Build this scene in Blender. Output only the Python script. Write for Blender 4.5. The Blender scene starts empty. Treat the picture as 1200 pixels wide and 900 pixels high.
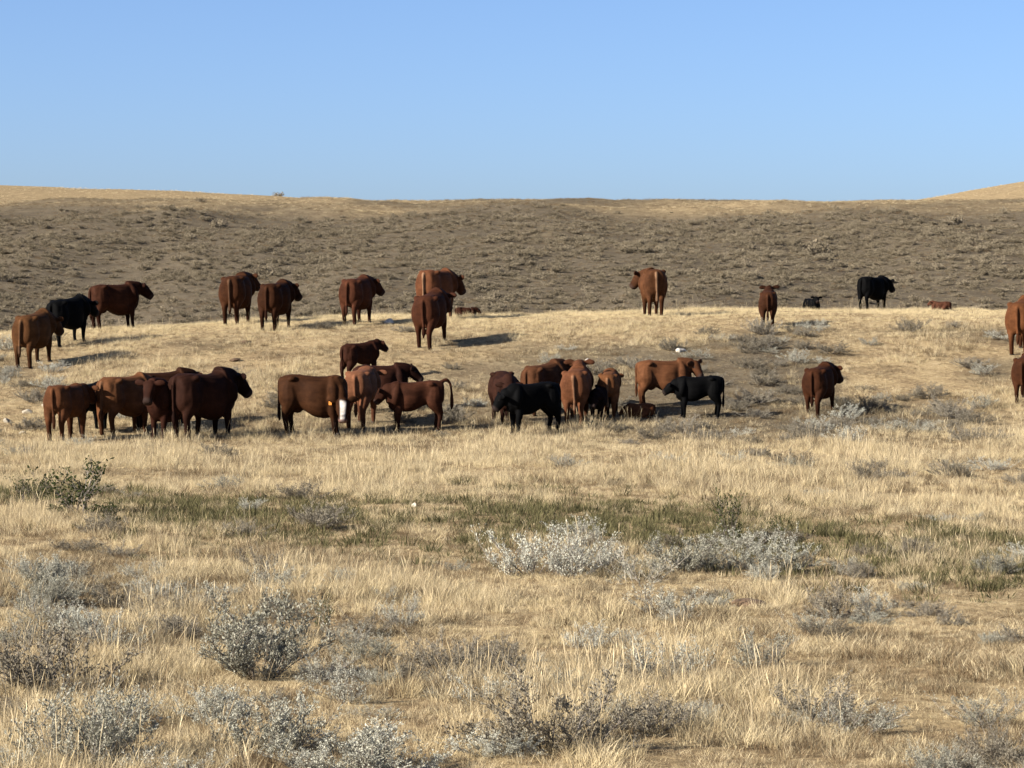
import bpy, bmesh, math, random
import numpy as np
from mathutils import Vector, Matrix

random.seed(7)
RNG = np.random.default_rng(7)
R = math.radians
scene = bpy.context.scene
COL = scene.collection

# ------------------------------------------------------------------ camera
F = 3400.0            # focal length in photo pixels (photo is 1200 x 900)
EYE = 3.2             # camera height above the near ground
PITCH = math.atan(110.0 / F)
cam_data = bpy.data.cameras.new('camera')
cam_data.sensor_width = 36.0
cam_data.lens = 36.0 * F / 1200.0
cam_data.clip_start = 0.5
cam_data.clip_end = 12000
cam = bpy.data.objects.new('camera', cam_data)
COL.objects.link(cam)
cam.location = (0, 0, EYE)
cam.rotation_euler = (math.pi / 2 - PITCH, 0, 0)
scene.camera = cam
scene.render.resolution_x, scene.render.resolution_y = 1024, 768

# ------------------------------------------------------------------ sky, sun, exposure
SUN_EL, SUN_AZ = 27.0, 245.0         # azimuth clockwise from +Y (view direction)
world = bpy.data.worlds.new('World')
scene.world = world
world.use_nodes = True
wn, wl = world.node_tree.nodes, world.node_tree.links
bg = wn['Background']
sky = wn.new('ShaderNodeTexSky')
sky.sky_type = 'NISHITA'
sky.sun_disc = False
sky.sun_elevation = R(SUN_EL)
sky.sun_rotation = R(SUN_AZ)
sky.altitude = 2600
sky.air_density = 0.8
sky.dust_density = 10.0
sky.ozone_density = 6.0
tint = wn.new('ShaderNodeMix')            # one even white balance for the whole sky
tint.data_type = 'RGBA'
tint.blend_type = 'MULTIPLY'
tint.inputs[0].default_value = 1.0
tint.inputs[7].default_value = (1.13, 1.02, 0.965, 1)
wl.new(sky.outputs[0], tint.inputs[6])
wl.new(tint.outputs[2], bg.inputs[0])
bg.inputs[1].default_value = 0.0755
sun_data = bpy.data.lights.new('sun', 'SUN')
sun_data.energy = 5.0
sun_data.angle = R(0.53)
sun_data.color = (1.0, 0.95, 0.87)
sun = bpy.data.objects.new('sun', sun_data)
COL.objects.link(sun)
sd = Vector((math.sin(R(SUN_AZ)) * math.cos(R(SUN_EL)), math.cos(R(SUN_AZ)) * math.cos(R(SUN_EL)), math.sin(R(SUN_EL))))
sun.rotation_euler = sd.to_track_quat('Z', 'Y').to_euler()
sun.location = (-20, -20, 30)
vs = scene.view_settings
vs.view_transform = 'Standard'
vs.look = 'None'
vs.exposure = 1.37
vs.gamma = 1.0
vs.use_curve_mapping = False
scene.cycles.max_bounces = 5
scene.cycles.diffuse_bounces = 1
scene.cycles.glossy_bounces = 2

# ------------------------------------------------------------------ numeric helpers
_perm = RNG.random((256, 256))
def vnoise(x, y):
    x = np.asarray(x, float); y = np.asarray(y, float)
    xi = np.floor(x).astype(int); yi = np.floor(y).astype(int)
    fx = x - xi; fy = y - yi
    fx = fx * fx * (3 - 2 * fx); fy = fy * fy * (3 - 2 * fy)
    g = lambda a, b: _perm[a % 256, b % 256]
    return (g(xi, yi) * (1 - fx) + g(xi + 1, yi) * fx) * (1 - fy) + (g(xi, yi + 1) * (1 - fx) + g(xi + 1, yi + 1) * fx) * fy
def fbm(x, y, o=4):
    s = 0; a = 0.5; t = 0
    for k in range(o):
        s = s + a * vnoise(x * 2 ** k + 17.3 * k, y * 2 ** k + 5.1 * k); t += a; a *= 0.55
    return s / t
def sstep(a, b, v):
    t = np.clip((v - a) / (b - a), 0, 1)
    return t * t * (3 - 2 * t)

# ------------------------------------------------------------------ terrain
BROW_X = [-40, -14.5, -10.6, -4.8, 0, 4.8, 7.2, 14.5, 40]
BROW_Z = [1.6, 1.94, 2.10, 2.40, 2.42, 2.50, 2.57, 2.60, 2.45]
PLAT_X = [-600, -200, -88, -53, -37, -6, 10, 55, 68, 88, 130, 220, 600]
PLAT_Z = [20, 22.5, 21.1, 20.0, 19.0, 16.5, 15, 16.0, 18.5, 22.0, 27.5, 33, 36]
def terrain(x, y):
    x = np.asarray(x, float); y = np.asarray(y, float)
    zb = np.interp(x, BROW_X, BROW_Z)
    z = zb * sstep(60.5, 84, y)
    z = z - 5.2 * sstep(87, 113, y)
    t = np.clip((y - 112) / 133.0, 0, 1)
    z = z + (10.65 - (zb - 5.2)) * (1 - (1 - t) ** 1.5)
    pz = np.interp(x, PLAT_X, PLAT_Z)
    z = z + (pz - 10.65) * sstep(245, 520, y) * (y > 245)
    far = sstep(900, 4000, y)
    z = z * (1 - far) + (-25) * far
    amp = 0.10 + 0.55 * sstep(110, 200, y)
    fade = 1 - sstep(235, 250, y) * 0.6
    z = z + amp * fade * (fbm(x / 7.0 + 40, y / 7.0 + 3, 3) - 0.5) * 2 * sstep(0, 20, np.abs(y) + 6)
    z = z + 1.9 * (fbm(x / 11.0 + 5, y / 70.0 + 9, 2) - 0.5) * sstep(122, 150, y) * (1 - sstep(205, 244, y))   # shallow gullies down the far slope
    z = z + 0.05 * (vnoise(x / 0.9, y / 0.9) - 0.5) * (1 - sstep(90, 130, y))
    return z
def T(x, y):
    return float(terrain(x, y))
def ray(u, v):
    a = (u - 600) / F; b = (450 - v) / F
    c, s = math.cos(PITCH), math.sin(PITCH)
    d = np.array([a, c + b * s, -s + b * c])
    return d / d[1]
def ground(u, v):
    """point on the ground seen at photo pixel (u, v), before the brow"""
    d = ray(u, v)
    ys = np.arange(14, 420, 0.05)
    dz = EYE + d[2] * ys - terrain(d[0] * ys, ys)
    k = np.argmax(dz < 0)
    y = ys[k] if dz[k] < 0 else 84.0
    return Vector((d[0] * y, y, T(d[0] * y, y)))

# ------------------------------------------------------------------ materials
def new_mat(name):
    m = bpy.data.materials.new(name); m.use_nodes = True
    nt = m.node_tree; nt.nodes.clear()
    return m, nt
def N(nt, t, **kw):
    n = nt.nodes.new(t)
    for k, v in kw.items():
        if k == 'inp':
            for a, b in v.items(): n.inputs[a].default_value = b
        else: setattr(n, k, v)
    return n
def ramp(nt, stops):
    n = nt.nodes.new('ShaderNodeValToRGB')
    e = n.color_ramp.elements
    while len(e) < len(stops): e.new(0.5)
    for i, (p, c) in enumerate(stops):
        e[i].position = p; e[i].color = (*c, 1)
    return n

def leaf_mat(name, cols, trans=0.25, rough=0.7, noise=None):
    """plant material: colour varies per plant and per leaf (attribute 'var')"""
    m, nt = new_mat(name); L = nt.links
    oi = N(nt, 'ShaderNodeObjectInfo'); at = N(nt, 'ShaderNodeAttribute', attribute_name='var')
    mx = N(nt, 'ShaderNodeMath', operation='MULTIPLY', inp={1: 0.5})
    ad = N(nt, 'ShaderNodeMath', operation='MULTIPLY_ADD', inp={1: 0.5})
    L.new(oi.outputs['Random'], mx.inputs[0]); L.new(at.outputs['Fac'], ad.inputs[0]); L.new(mx.outputs[0], ad.inputs[2])
    n = len(cols)
    rp = ramp(nt, [(0.12 + 0.76 * i / (n - 1), c) for i, c in enumerate(cols)])
    L.new(ad.outputs[0], rp.inputs[0])
    df = N(nt, 'ShaderNodeBsdfDiffuse'); tr = N(nt, 'ShaderNodeBsdfTranslucent'); ms = N(nt, 'ShaderNodeMixShader', inp={0: trans})
    L.new(rp.outputs[0], df.inputs[0]); L.new(rp.outputs[0], tr.inputs[0])
    L.new(df.outputs[0], ms.inputs[1]); L.new(tr.outputs[0], ms.inputs[2])
    out = N(nt, 'ShaderNodeOutputMaterial'); L.new(ms.outputs[0], out.inputs[0])
    return m

M = {}
M['straw'] = leaf_mat('straw_grass', [(0.22, 0.158, 0.088), (0.42, 0.325, 0.185), (0.55, 0.44, 0.265), (0.66, 0.55, 0.345)])
M['pale_straw'] = leaf_mat('pale_straw_grass', [(0.45, 0.3465, 0.1845), (0.59, 0.4703, 0.2655), (0.71, 0.5841, 0.3465)])
M['brown_grass'] = leaf_mat('brown_grass', [(0.09, 0.062, 0.036), (0.16, 0.11, 0.06), (0.23, 0.16, 0.088)])
M['grey_grass'] = leaf_mat('grey_grass', [(0.154, 0.1227, 0.0755), (0.242, 0.1953, 0.121), (0.319, 0.2614, 0.1597)])
M['green'] = leaf_mat('green_forb', [(0.055, 0.052, 0.024), (0.10, 0.09, 0.042), (0.17, 0.145, 0.07)])
M['dark_green'] = leaf_mat('dark_green_leaf', [(0.025, 0.035, 0.012), (0.05, 0.06, 0.02), (0.085, 0.085, 0.035)])
M['sage'] = leaf_mat('silver_sage_leaf', [(0.1695, 0.1582, 0.1107), (0.2938, 0.2768, 0.209), (0.4068, 0.3898, 0.3051), (0.5424, 0.5254, 0.4237)], 0.12)
M['dull_sage'] = leaf_mat('dull_sage_leaf', [(0.12, 0.1, 0.068), (0.2, 0.172, 0.122), (0.29, 0.255, 0.19)], 0.1)
M['hill_sage'] = leaf_mat('hill_sage_leaf', [(0.1568, 0.1278, 0.0823), (0.2303, 0.188, 0.1235), (0.3136, 0.2585, 0.1722)], 0.1)
M['wood'] = leaf_mat('grey_sage_wood', [(0.09, 0.07, 0.05), (0.17, 0.14, 0.11), (0.28, 0.25, 0.21)], 0.0)
M['bleached'] = leaf_mat('bleached_wood', [(0.27, 0.23, 0.17), (0.38, 0.335, 0.26), (0.50, 0.45, 0.37)], 0.0)

def ground_mat():
    m, nt = new_mat('ground'); L = nt.links
    tc = N(nt, 'ShaderNodeTexCoord')
    at = N(nt, 'ShaderNodeAttribute', attribute_name='cover')   # 0 straw, 1 sagebrush slope, 
    n1 = N(nt, 'ShaderNodeTexNoise', inp={'Scale': 0.9, 'Detail': 8, 'Roughness': 0.7})
    n2 = N(nt, 'ShaderNodeTexNoise', inp={'Scale': 11, 'Detail': 6, 'Roughness': 0.75})
    L.new(tc.outputs['Object'], n1.inputs[0]); L.new(tc.outputs['Object'], n2.inputs[0])
    mixn = N(nt, 'ShaderNodeMath', operation='MULTIPLY_ADD', inp={1: 0.5})
    half = N(nt, 'ShaderNodeMath', operation='MULTIPLY', inp={1: 0.5})
    L.new(n1.outputs[0], mixn.inputs[0]); L.new(n2.outputs[0], half.inputs[0]); L.new(half.outputs[0], mixn.inputs[2])
    ra = ramp(nt, [(0.36, (0.10, 0.068, 0.04)), (0.45, (0.22, 0.155, 0.085)), (0.54, (0.33, 0.245, 0.13)), (0.66, (0.43, 0.33, 0.19))])
    rb = ramp(nt, [(0.36, (0.060, 0.047, 0.033)), (0.48, (0.098, 0.078, 0.053)), (0.62, (0.150, 0.121, 0.081))])
    L.new(mixn.outputs[0], ra.inputs[0]); L.new(mixn.outputs[0], rb.inputs[0])
    mc = N(nt, 'ShaderNodeMix', data_type='RGBA')
    L.new(at.outputs['Fac'], mc.inputs[0]); L.new(ra.outputs[0], mc.inputs[6]); L.new(rb.outputs[0], mc.inputs[7])
    bp = N(nt, 'ShaderNodeBump', inp={'Strength': 0.9, 'Distance': 0.06})
    L.new(n2.outputs[0], bp.inputs['Height'])
    bs = N(nt, 'ShaderNodeBsdfDiffuse')
    L.new(mc.outputs[2], bs.inputs[0]); L.new(bp.outputs[0], bs.inputs['Normal'])
    out = N(nt, 'ShaderNodeOutputMaterial'); L.new(bs.outputs[0], out.inputs[0])
    return m
M['ground'] = ground_mat()

def coat_mat():
    m, nt = new_mat('cattle_coat'); L = nt.links
    tc = N(nt, 'ShaderNodeTexCoord')
    at = N(nt, 'ShaderNodeAttribute', attribute_name='coat')
    mp = N(nt, 'ShaderNodeMapping'); mp.inputs['Scale'].default_value = (1, 0.5, 1)
    n1 = N(nt, 'ShaderNodeTexNoise', inp={'Scale': 3.6, 'Detail': 9, 'Roughness': 0.72})
    n2 = N(nt, 'ShaderNodeTexNoise', inp={'Scale': 60, 'Detail': 3})
    L.new(tc.outputs['Object'], mp.inputs[0]); L.new(mp.outputs[0], n1.inputs[0]); L.new(tc.outputs['Object'], n2.inputs[0])
    rp = ramp(nt, [(0.28, (0.42, 0.38, 0.36)), (0.5, (1, 1, 1)), (0.74, (1.7, 1.75, 1.8))])
    L.new(n1.outputs[0], rp.inputs[0])
    mc = N(nt, 'ShaderNodeMix', data_type='RGBA', blend_type='MULTIPLY', inp={0: 1.0})
    L.new(at.outputs['Color'], mc.inputs[6]); L.new(rp.outputs[0], mc.inputs[7])
    bp = N(nt, 'ShaderNodeBump', inp={'Strength': 0.3, 'Distance': 0.01}); L.new(n2.outputs[0], bp.inputs['Height'])
    bs = N(nt, 'ShaderNodeBsdfPrincipled', inp={'Roughness': 0.75, 'Specular IOR Level': 0.04})
    L.new(mc.outputs[2], bs.inputs['Base Color']); L.new(bp.outputs[0], bs.inputs['Normal'])
    out = N(nt, 'ShaderNodeOutputMaterial'); L.new(bs.outputs[0], out.inputs[0])
    return m
M['coat'] = coat_mat()

def plain(name, col, rough=0.6, scale=8.0, var=0.25):
    m, nt = new_mat(name); L = nt.links
    tc = N(nt, 'ShaderNodeTexCoord')
    n1 = N(nt, 'ShaderNodeTexNoise', inp={'Scale': scale, 'Detail': 6, 'Roughness': 0.65})
    L.new(tc.outputs['Object'], n1.inputs[0])
    rp = ramp(nt, [(0.3, tuple(c * (1 - var) for c in col)), (0.7, tuple(min(c * (1 + var), 0.95) for c in col))])
    L.new(n1.outputs[0], rp.inputs[0])
    bp = N(nt, 'ShaderNodeBump', inp={'Strength': 0.4, 'Distance': 0.02}); L.new(n1.outputs[0], bp.inputs['Height'])
    bs = N(nt, 'ShaderNodeBsdfPrincipled', inp={'Roughness': rough, 'Specular IOR Level': 0.25})
    L.new(rp.outputs[0], bs.inputs['Base Color']); L.new(bp.outputs[0], bs.inputs['Normal'])
    out = N(nt, 'ShaderNodeOutputMaterial'); L.new(bs.outputs[0], out.inputs[0])
    return m
M['hoof'] = plain('hoof_horn', (0.035, 0.026, 0.02), 0.5)
M['eye'] = plain('eye', (0.01, 0.007, 0.005), 0.15, var=0.1)
M['tag_white'] = plain('tag_white', (0.78, 0.76, 0.70), 0.4, var=0.05)
M['tag_orange'] = plain('tag_orange', (0.75, 0.28, 0.05), 0.4, var=0.05)
M['dull_rock'] = plain('dull_rock', (0.31, 0.27, 0.20), 0.9, 4.0, .4)
M['rock'] = plain('pale_rock', (0.46, 0.41, 0.33), 0.9, 3.0, .45)
M['dark_rock'] = plain('dark_lump', (0.11, 0.07, 0.04), 0.9, 9.0, 0.4)

# ------------------------------------------------------------------ object helpers
def link(name, data, parent=None):
    o = bpy.data.objects.new(name, data); COL.objects.link(o)
    if parent is not None: o.parent = parent
    return o
def tag(o, label, cat, group=None):
    o['label'] = label; o['category'] = cat
    if group: o['group'] = group
    return o
def mesh_np(name, verts, faces, mat, smooth=False, var=None):
    me = bpy.data.meshes.new(name)
    me.from_pydata([tuple(v) for v in verts], [], faces)
    me.materials.append(mat)
    if var is not None:
        a = me.attributes.new('var', 'FLOAT', 'POINT'); a.data.foreach_set('value', np.asarray(var, np.float32))
    if smooth: me.polygons.foreach_set('use_smooth', [True] * len(me.polygons))
    me.update()
    return me

# ------------------------------------------------------------------ ground sheet
def build_ground():
    ys = [-150, -80, -40, -15, 0, 8]
    y = 14.0
    while y < 5000:
        ys.append(y); y += max(0.35, 0.0095 * y) if y < 300 else 0.06 * y
    ts = np.linspace(-1, 1, 131)
    ss = 0.22 * ts + 0.78 * ts ** 5
    V = []; 
    for y in ys:
        W = 60 + 0.9 * abs(y)
        xs = ss * W
        zs = terrain(xs, np.full_like(xs, y))
        V += [(a, y, b) for a, b in zip(xs, zs)]
    n = len(ts); Fc = []
    for j in range(len(ys) - 1):
        for i in range(n - 1):
            a = j * n + i; Fc.append((a, a + 1, a + n + 1, a + n))
    me = mesh_np('ground', V, Fc, M['ground'], True)
    P = np.array(V)
    a = me.attributes.new('cover', 'FLOAT', 'POINT')
    a.data.foreach_set('value', cover(P[:, 0], P[:, 1]).astype(np.float32))
    o = link('ground', me); o['kind'] = 'structure'
    return o
def cover(x, y):
    n = fbm(x / 16.0, y / 22.0, 4) - 0.5
    c = sstep(100, 118, y) * (1 - sstep(200, 252, y + 130 * n) * 0.75)
    c = np.where(y > 262, 0.12 + 0.5 * np.clip(n, 0, 1), c)
    # grey sage patch on the right of the cattle slope
    g = sstep(0.36, 0.56, fbm(x / 5.0 + 9, y / 5.0, 3)) * sstep(56, 64, y) * (1 - sstep(75, 81, y))
    return np.clip(np.maximum(c, 0.9 * g * (0.5 + 0.5 * sstep(-4, 6, x))), 0, 1)
build_ground()

# ------------------------------------------------------------------ cattle
def catmull(P, n):
    P = np.asarray(P, float); k = len(P); out = []
    for i in range(k - 1):
        p0, p1, p2, p3 = P[max(i - 1, 0)], P[i], P[i + 1], P[min(i + 2, k - 1)]
        for j in range(n):
            t = j / n
            out.append(0.5 * ((2 * p1) + (p2 - p0) * t + (2 * p0 - 5 * p1 + 4 * p2 - p3) * t * t + (3 * p1 - p0 - 3 * p2 + p3) * t ** 3))
    out.append(P[-1]); return np.array(out)
class Shape:
    def __init__(s): s.v = []; s.f = []
    def loft(s, rows, n=4, m=14, up=(0, 0, 1), sq=2.0, axis=None):
        """rows: x, y, z, half-width, half-height along a path; a closed smooth tube"""
        C = catmull(rows, n); ctr = C[:, :3]; K = len(C)
        tan = np.gradient(ctr, axis=0); tan /= np.linalg.norm(tan, axis=1)[:, None] + 1e-9
        if axis is not None: tan[:] = axis
        b0 = len(s.v)
        for i in range(K):
            t = tan[i]; u = np.array(up, float)
            if abs(np.dot(t, u)) > 0.93: u = np.array((0, 0, 1.0)) if abs(u[1]) > .5 else np.array((0, 1.0, 0))
            sx = np.cross(t, u); sx /= np.linalg.norm(sx); uz = np.cross(sx, t)
            for j in range(m):
                a = 2 * math.pi * j / m
                ca, sa = math.cos(a), math.sin(a)
                ca = math.copysign(abs(ca) ** (2 / sq), ca); sa = math.copysign(abs(sa) ** (2 / sq), sa)
                s.v.append(ctr[i] + sx * ca * max(C[i, 3], .004) + uz * sa * max(C[i, 4], .004))
        for i in range(K - 1):
            for j in range(m):
                s.f.append((b0 + i * m + j, b0 + i * m + (j + 1) % m, b0 + (i + 1) * m + (j + 1) % m, b0 + (i + 1) * m + j))
        s.f.append(tuple(b0 + j for j in range(m))[::-1]); s.f.append(tuple(b0 + (K - 1) * m + j for j in range(m)))

def dirv(yaw, el):
    """yaw clockwise from the animal's forward (+Y), towards its right (+X)"""
    return np.array((math.sin(R(yaw)) * math.cos(R(el)), math.cos(R(yaw)) * math.cos(R(el)), math.sin(R(el))))

def cow_mesh(neck=(0, 28), head=(0, -25), calf=False, lying=False, walk=0.0, tail='down', slope=(0, 0), coat=(0.16, 0.05, 0.017),
             face=None, dark_front=0.0, tail_pale=0.0, bull=False, seed=0):
    rnd = random.Random(seed)
    S = Shape()
    neck = (neck[0], neck[1]); head = (head[0], head[1] - (24 if head[1] > -40 else 0))
    k = 0.84 if calf else 1.0       # trunk depth factor
    wd = rnd.uniform(0.95, 1.06) * (0.88 if calf else 1.0)
    lz = -0.60 if lying else 0.0
    hump = 0.03 if bull else 0.0
    top = 1.36
    def tr(y, ztop, hh, hw): hh *= 1.07; return (0, y, ztop - hh * k + lz, hw * wd * (1.12 if lying else 1), hh * k)
    S.loft([tr(-.84, 1.23, .20, .15), tr(-.80, 1.31, .30, .235), tr(-.66, 1.35, .37, .29), tr(-.48, 1.365, .355, .30), tr(-.24, 1.345, .36, .272),
            tr(.04, 1.325, .415, .335), tr(.27, 1.325, .435, .325), tr(.44, 1.345 + hump, .435, .265), tr(.53, 1.36 + hump, .43, .27), tr(.66, 1.35 + hump, .40, .235), tr(.80, 1.27, .30, .16), tr(.86, 1.18, .17, .08)], n=4, m=20, sq=2.6, axis=(0, 1, 0))
    # hip bones and shoulder masses
    for sgn in (-1, 1):
        S.loft([(sgn * .20 * wd, -.34, 1.28 + lz, .03, .03), (sgn * .235 * wd, -.45, 1.285 + lz, .085, .065), (sgn * .18 * wd, -.6, 1.23 + lz, .05, .04)], n=3, m=10)
        S.loft([(sgn * .12 * wd, .52, 1.31 + lz, .05, .05), (sgn * .215 * wd, .58, 1.08 + lz, .105, .13), (sgn * .235 * wd, .62, .86 + lz, .095, .11), (sgn * .19 * wd, .55, .74 + lz, .05, .05)], n=3, m=12, up=(0, 1, 0))
    # neck and head
    B = np.array((0, .50, 1.11 + lz)); nl = 0.48 if not calf else 0.46
    nd = dirv(neck[0] * 0.55, neck[1]); nd2 = dirv(neck[0], neck[1])
    mid = B + nd * nl * 0.52; P = mid + nd2 * nl * 0.48
    bs = 1.15 if bull else 1.0
    S.loft([(*B, .22 * wd * bs, .32 * k * bs), (*(B * .5 + mid * .5), .20 * bs, .29 * k * bs), (*mid, .175 * bs, .25 * k * bs), (*(mid * .4 + P * .6), .15 * bs, .20 * bs), (*P, .12, .15)], n=4, m=16)
    hd = dirv(head[0], head[1]); hl = .455 if not calf else .37
    hs = 1.08 if not calf else 1.0
    hp = lambda t, w, h, drop=0.0: (*(P + hd * hl * t - np.array((0, 0, drop))), w * hs, h * hs)
    S.loft([hp(-.16, .05, .06), hp(-.08, .115, .12), hp(.10, .140, .155, .012), hp(.32, .130, .155, .02), hp(.55, .112, .14, .02), hp(.78, .10, .118, .012), hp(.97, .102, .108, .006), hp(1.07, .085, .085), hp(1.10, .04, .04)], n=3, m=16, sq=2.4)
    side = np.cross(hd, (0, 0, 1.0)); side /= np.linalg.norm(side); hup = np.cross(side, hd)
    eyes = []; ears = []
    for sgn in (-1, 1):
        e0 = P + hd * .01 + side * sgn * .09 * hs + hup * .045
        e1 = e0 + side * sgn * .11 - hd * .02 + hup * .02; e2 = e0 + side * sgn * .21 - hd * .035; e3 = e0 + side * sgn * .275 - hd * .04 - hup * .01
        S.loft([(*e0, .035, .04), (*e1, .035, .075), (*e2, .032, .07), (*e3, .014, .025)], n=3, m=10)
        ears.append(e2); eyes.append(P + hd * hl * .30 + side * sgn * .118 * hs + hup * .055)
    # brisket
    S.loft([(0, .74, 1.0 + lz, .12, .13), (0, .75, .82 + lz, .11, .13), (0, .62, .67 + lz * .93, .10, .10), (0, .45, .66 + lz * .93, .06, .05)], n=3, m=12)
    hooves = []
    gx, gy = slope
    if not lying:
        ph = [walk, -walk, -walk, walk]
        i = 0
        for sgn in (-1, 1):
            w = ph[i] + rnd.uniform(-.05, .05); i += 1
            x = sgn * .165
            S.loft([(sgn * .13 * wd, -.54, 1.22, .14, .19), (sgn * .17 * wd, -.55, 1.02, .165, .25), (sgn * .19 * wd, -.535 + w * .2, .82, .16, .24), (sgn * .175, -.62 + w * .5, .65, .122, .165), (x, -.69 + w * .8, .50, .078, .10), (x, -.69 + w * .95, .36, .060, .070), (x, -.66 + w, .18, .055, .06), (x, -.66 + w, .11, .05, .055), (x, -.64 + w, .05, .052, .06)], n=4, m=12, up=(0, 1, 0))
            hooves.append((x, -.625 + w))
        for sgn in (-1, 1):
            w = ph[i] + rnd.uniform(-.04, .04); i += 1
            x = sgn * .16
            S.loft([(sgn * .16 * wd, .55, .98, .10, .14), (sgn * .17 * wd, .52, .76, .088, .115), (sgn * .165, .53 + w * .4, .58, .09, .108), (x, .55 + w * .7, .42, .072, .078), (x, .55 + w * .85, .30, .056, .060), (x, .555 + w, .17, .050, .052), (x, .565 + w, .10, .047, .05), (x, .58 + w, .05, .05, .056)], n=4, m=12, up=(0, 1, 0))
            hooves.append((x, .59 + w))
        if not calf and not bull:
            S.loft([(0, -.25, .66, .05, .04), (0, -.36, .60, .11, .09), (0, -.46, .62, .10, .10), (0, -.52, .72, .05, .05)], n=3, m=12)
    else:
        for sgn in (-1, 1):
            S.loft([(sgn * .18, -.55, .42, .16, .2), (sgn * .30, -.35, .26, .15, .17), (sgn * .36, -.12, .14, .09, .10), (sgn * .38, -.30, .07, .05, .05), (sgn * .37, -.50, .06, .045, .05), (sgn * .36, -.62, .05, .05, .05)], n=4, m=12, up=(0, 0, 1))
            S.loft([(sgn * .18, .50, .36, .1, .14), (sgn * .22, .66, .20, .08, .1), (sgn * .2, .84, .10, .06, .06), (sgn * .19, .70, .05, .04, .045), (sgn * .19, .56, .05, .045, .05)], n=4, m=12, up=(0, 0, 1))
            hooves += [(sgn * .36, -.66), (sgn * .19, .5)]
    # tail
    if tail == 'down':
        sw = rnd.uniform(-.03, .05)
        S.loft([(0, -.66, 1.27 + lz, .04, .04), (0, -.83, 1.26 + lz, .045, .045), (sw * .2, -.885, 1.14 + lz * .95, .036, .036), (sw * .4, -.89, .98 + lz * .9, .030, .030), (sw * .7, -.885, .78 + lz * .8, .028, .028), (sw, -.875, .60 + lz * .75, .042, .042), (sw, -.87, .46 + lz * .7, .046, .046), (sw, -.865, .32 + lz * .5, .02, .02)], n=4, m=10, up=(1, 0, 0))
    else:
        S.loft([(0, -.76, 1.31, .05, .05), (0, -.92, 1.36, .05, .05), (.02, -1.03, 1.25, .04, .04), (.03, -1.07, 1.05, .036, .036), (.03, -1.08, .85, .055, .055), (.03, -1.08, .68, .055, .055), (.03, -1.07, .56, .02, .02)], n=4, m=10, up=(1, 0, 0))
    me = bpy.data.meshes.new('cow'); me.from_pydata([tuple(v) for v in S.v], [], S.f); me.update()
    tmp = bpy.data.objects.new('tmp_cow', me); COL.objects.link(tmp)
    rm = tmp.modifiers.new('r', 'REMESH'); rm.mode = 'VOXEL'; rm.voxel_size = 0.021
    sm = tmp.modifiers.new('s', 'SMOOTH'); sm.factor = 0.5; sm.iterations = 3
    dg = bpy.context.evaluated_depsgraph_get()
    out = bpy.data.meshes.new_from_object(tmp.evaluated_get(dg))
    bpy.data.objects.remove(tmp); bpy.data.meshes.remove(me)
    out.name = 'cow'
    n = len(out.vertices)
    co = np.empty(n * 3, np.float32); out.vertices.foreach_get('co', co); co = co.reshape(n, 3)
    # coat colours, plus shade painted on fronts and sunlight painted on tails
    jit = rnd.uniform(.72, 1.22)
    coat = tuple(q * w for q, w in zip((coat[0] * jit,) * 3, (1, coat[1] / coat[0] * rnd.uniform(.94, 1.1), coat[2] / coat[0] * rnd.uniform(.9, 1.15)))) if coat[0] > .01 else coat
    c = np.tile(np.array(coat, float), (n, 1))
    nz = fbm(co[:, 1] * 3 + seed * 3.1 + 50, co[:, 2] * 3 + co[:, 0] * 2 + seed + 50, 3)
    c *= (0.75 + 0.5 * nz)[:, None]
    def blend(mask, col):
        nonlocal c
        c = c * (1 - mask[:, None]) + np.array(col) * mask[:, None]
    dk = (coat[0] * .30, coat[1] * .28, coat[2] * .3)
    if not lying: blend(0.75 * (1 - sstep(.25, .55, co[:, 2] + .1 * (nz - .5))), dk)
    rel = co - P; along = rel @ hd; lat = np.linalg.norm(rel - along[:, None] * hd, axis=1)
    hm = (sstep(-.12, .05, along) * (1 - sstep(hl * 1.1, hl * 1.3, along)) * (1 - sstep(.24, .32, lat)))
    if dark_front: blend(dark_front * np.maximum(sstep(.25, .85, co[:, 1] + .3 * (nz - .5)), hm), dk)  # dark head and front: part coat marking, part shade painted into the colour
    blend(0.7 * hm * sstep(hl * .75, hl * .95, along), (0.03, 0.02, 0.016))
    if face is not None:
        up_ = rel @ hup
        blend(hm * (1 - sstep(-.02, .02, np.abs(rel @ side) + .05 * (nz - .5) - (.080 - .030 * np.clip(along / hl, 0, 1)))) * sstep(-.07, .0, up_ + .045 + .10 * (nz - .5)) * sstep(.0, .08, along + .12 * (nz - .5)), face)
        blend(.8 * hm * sstep(hl * .93, hl * 1.0, along), (.20, .11, .085))
    tl = (co[:, 1] < -.83) & (np.abs(co[:, 0]) < .075) & (co[:, 2] < (.62 + lz * .7))
    blend(tl * .8, dk)
    if tail_pale: blend(((co[:, 1] < -.85) & (co[:, 2] > .45) & (np.abs(co[:, 0]) < .05)) * tail_pale, (.27, .17, .10))  # sunlight on the tail, painted in as a lighter strip
    co[:, 2] += gx * co[:, 0] + gy * co[:, 1]
    out.vertices.foreach_set('co', co.ravel())
    a = out.color_attributes.new('coat', 'FLOAT_COLOR', 'POINT')
    a.data.foreach_set('color', np.concatenate([np.clip(c, 0, 1), np.ones((n, 1))], 1).astype(np.float32).ravel())
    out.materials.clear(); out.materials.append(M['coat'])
    out.polygons.foreach_set('use_smooth', [True] * len(out.polygons)); out.update()
    sh = lambda p: (p[0], p[1], p[2] + gx * p[0] + gy * p[1])
    return out, [sh(e) for e in eyes], [sh(e) for e in ears], [sh((h[0], h[1], 0)) for h in hooves], hd, side

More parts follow.
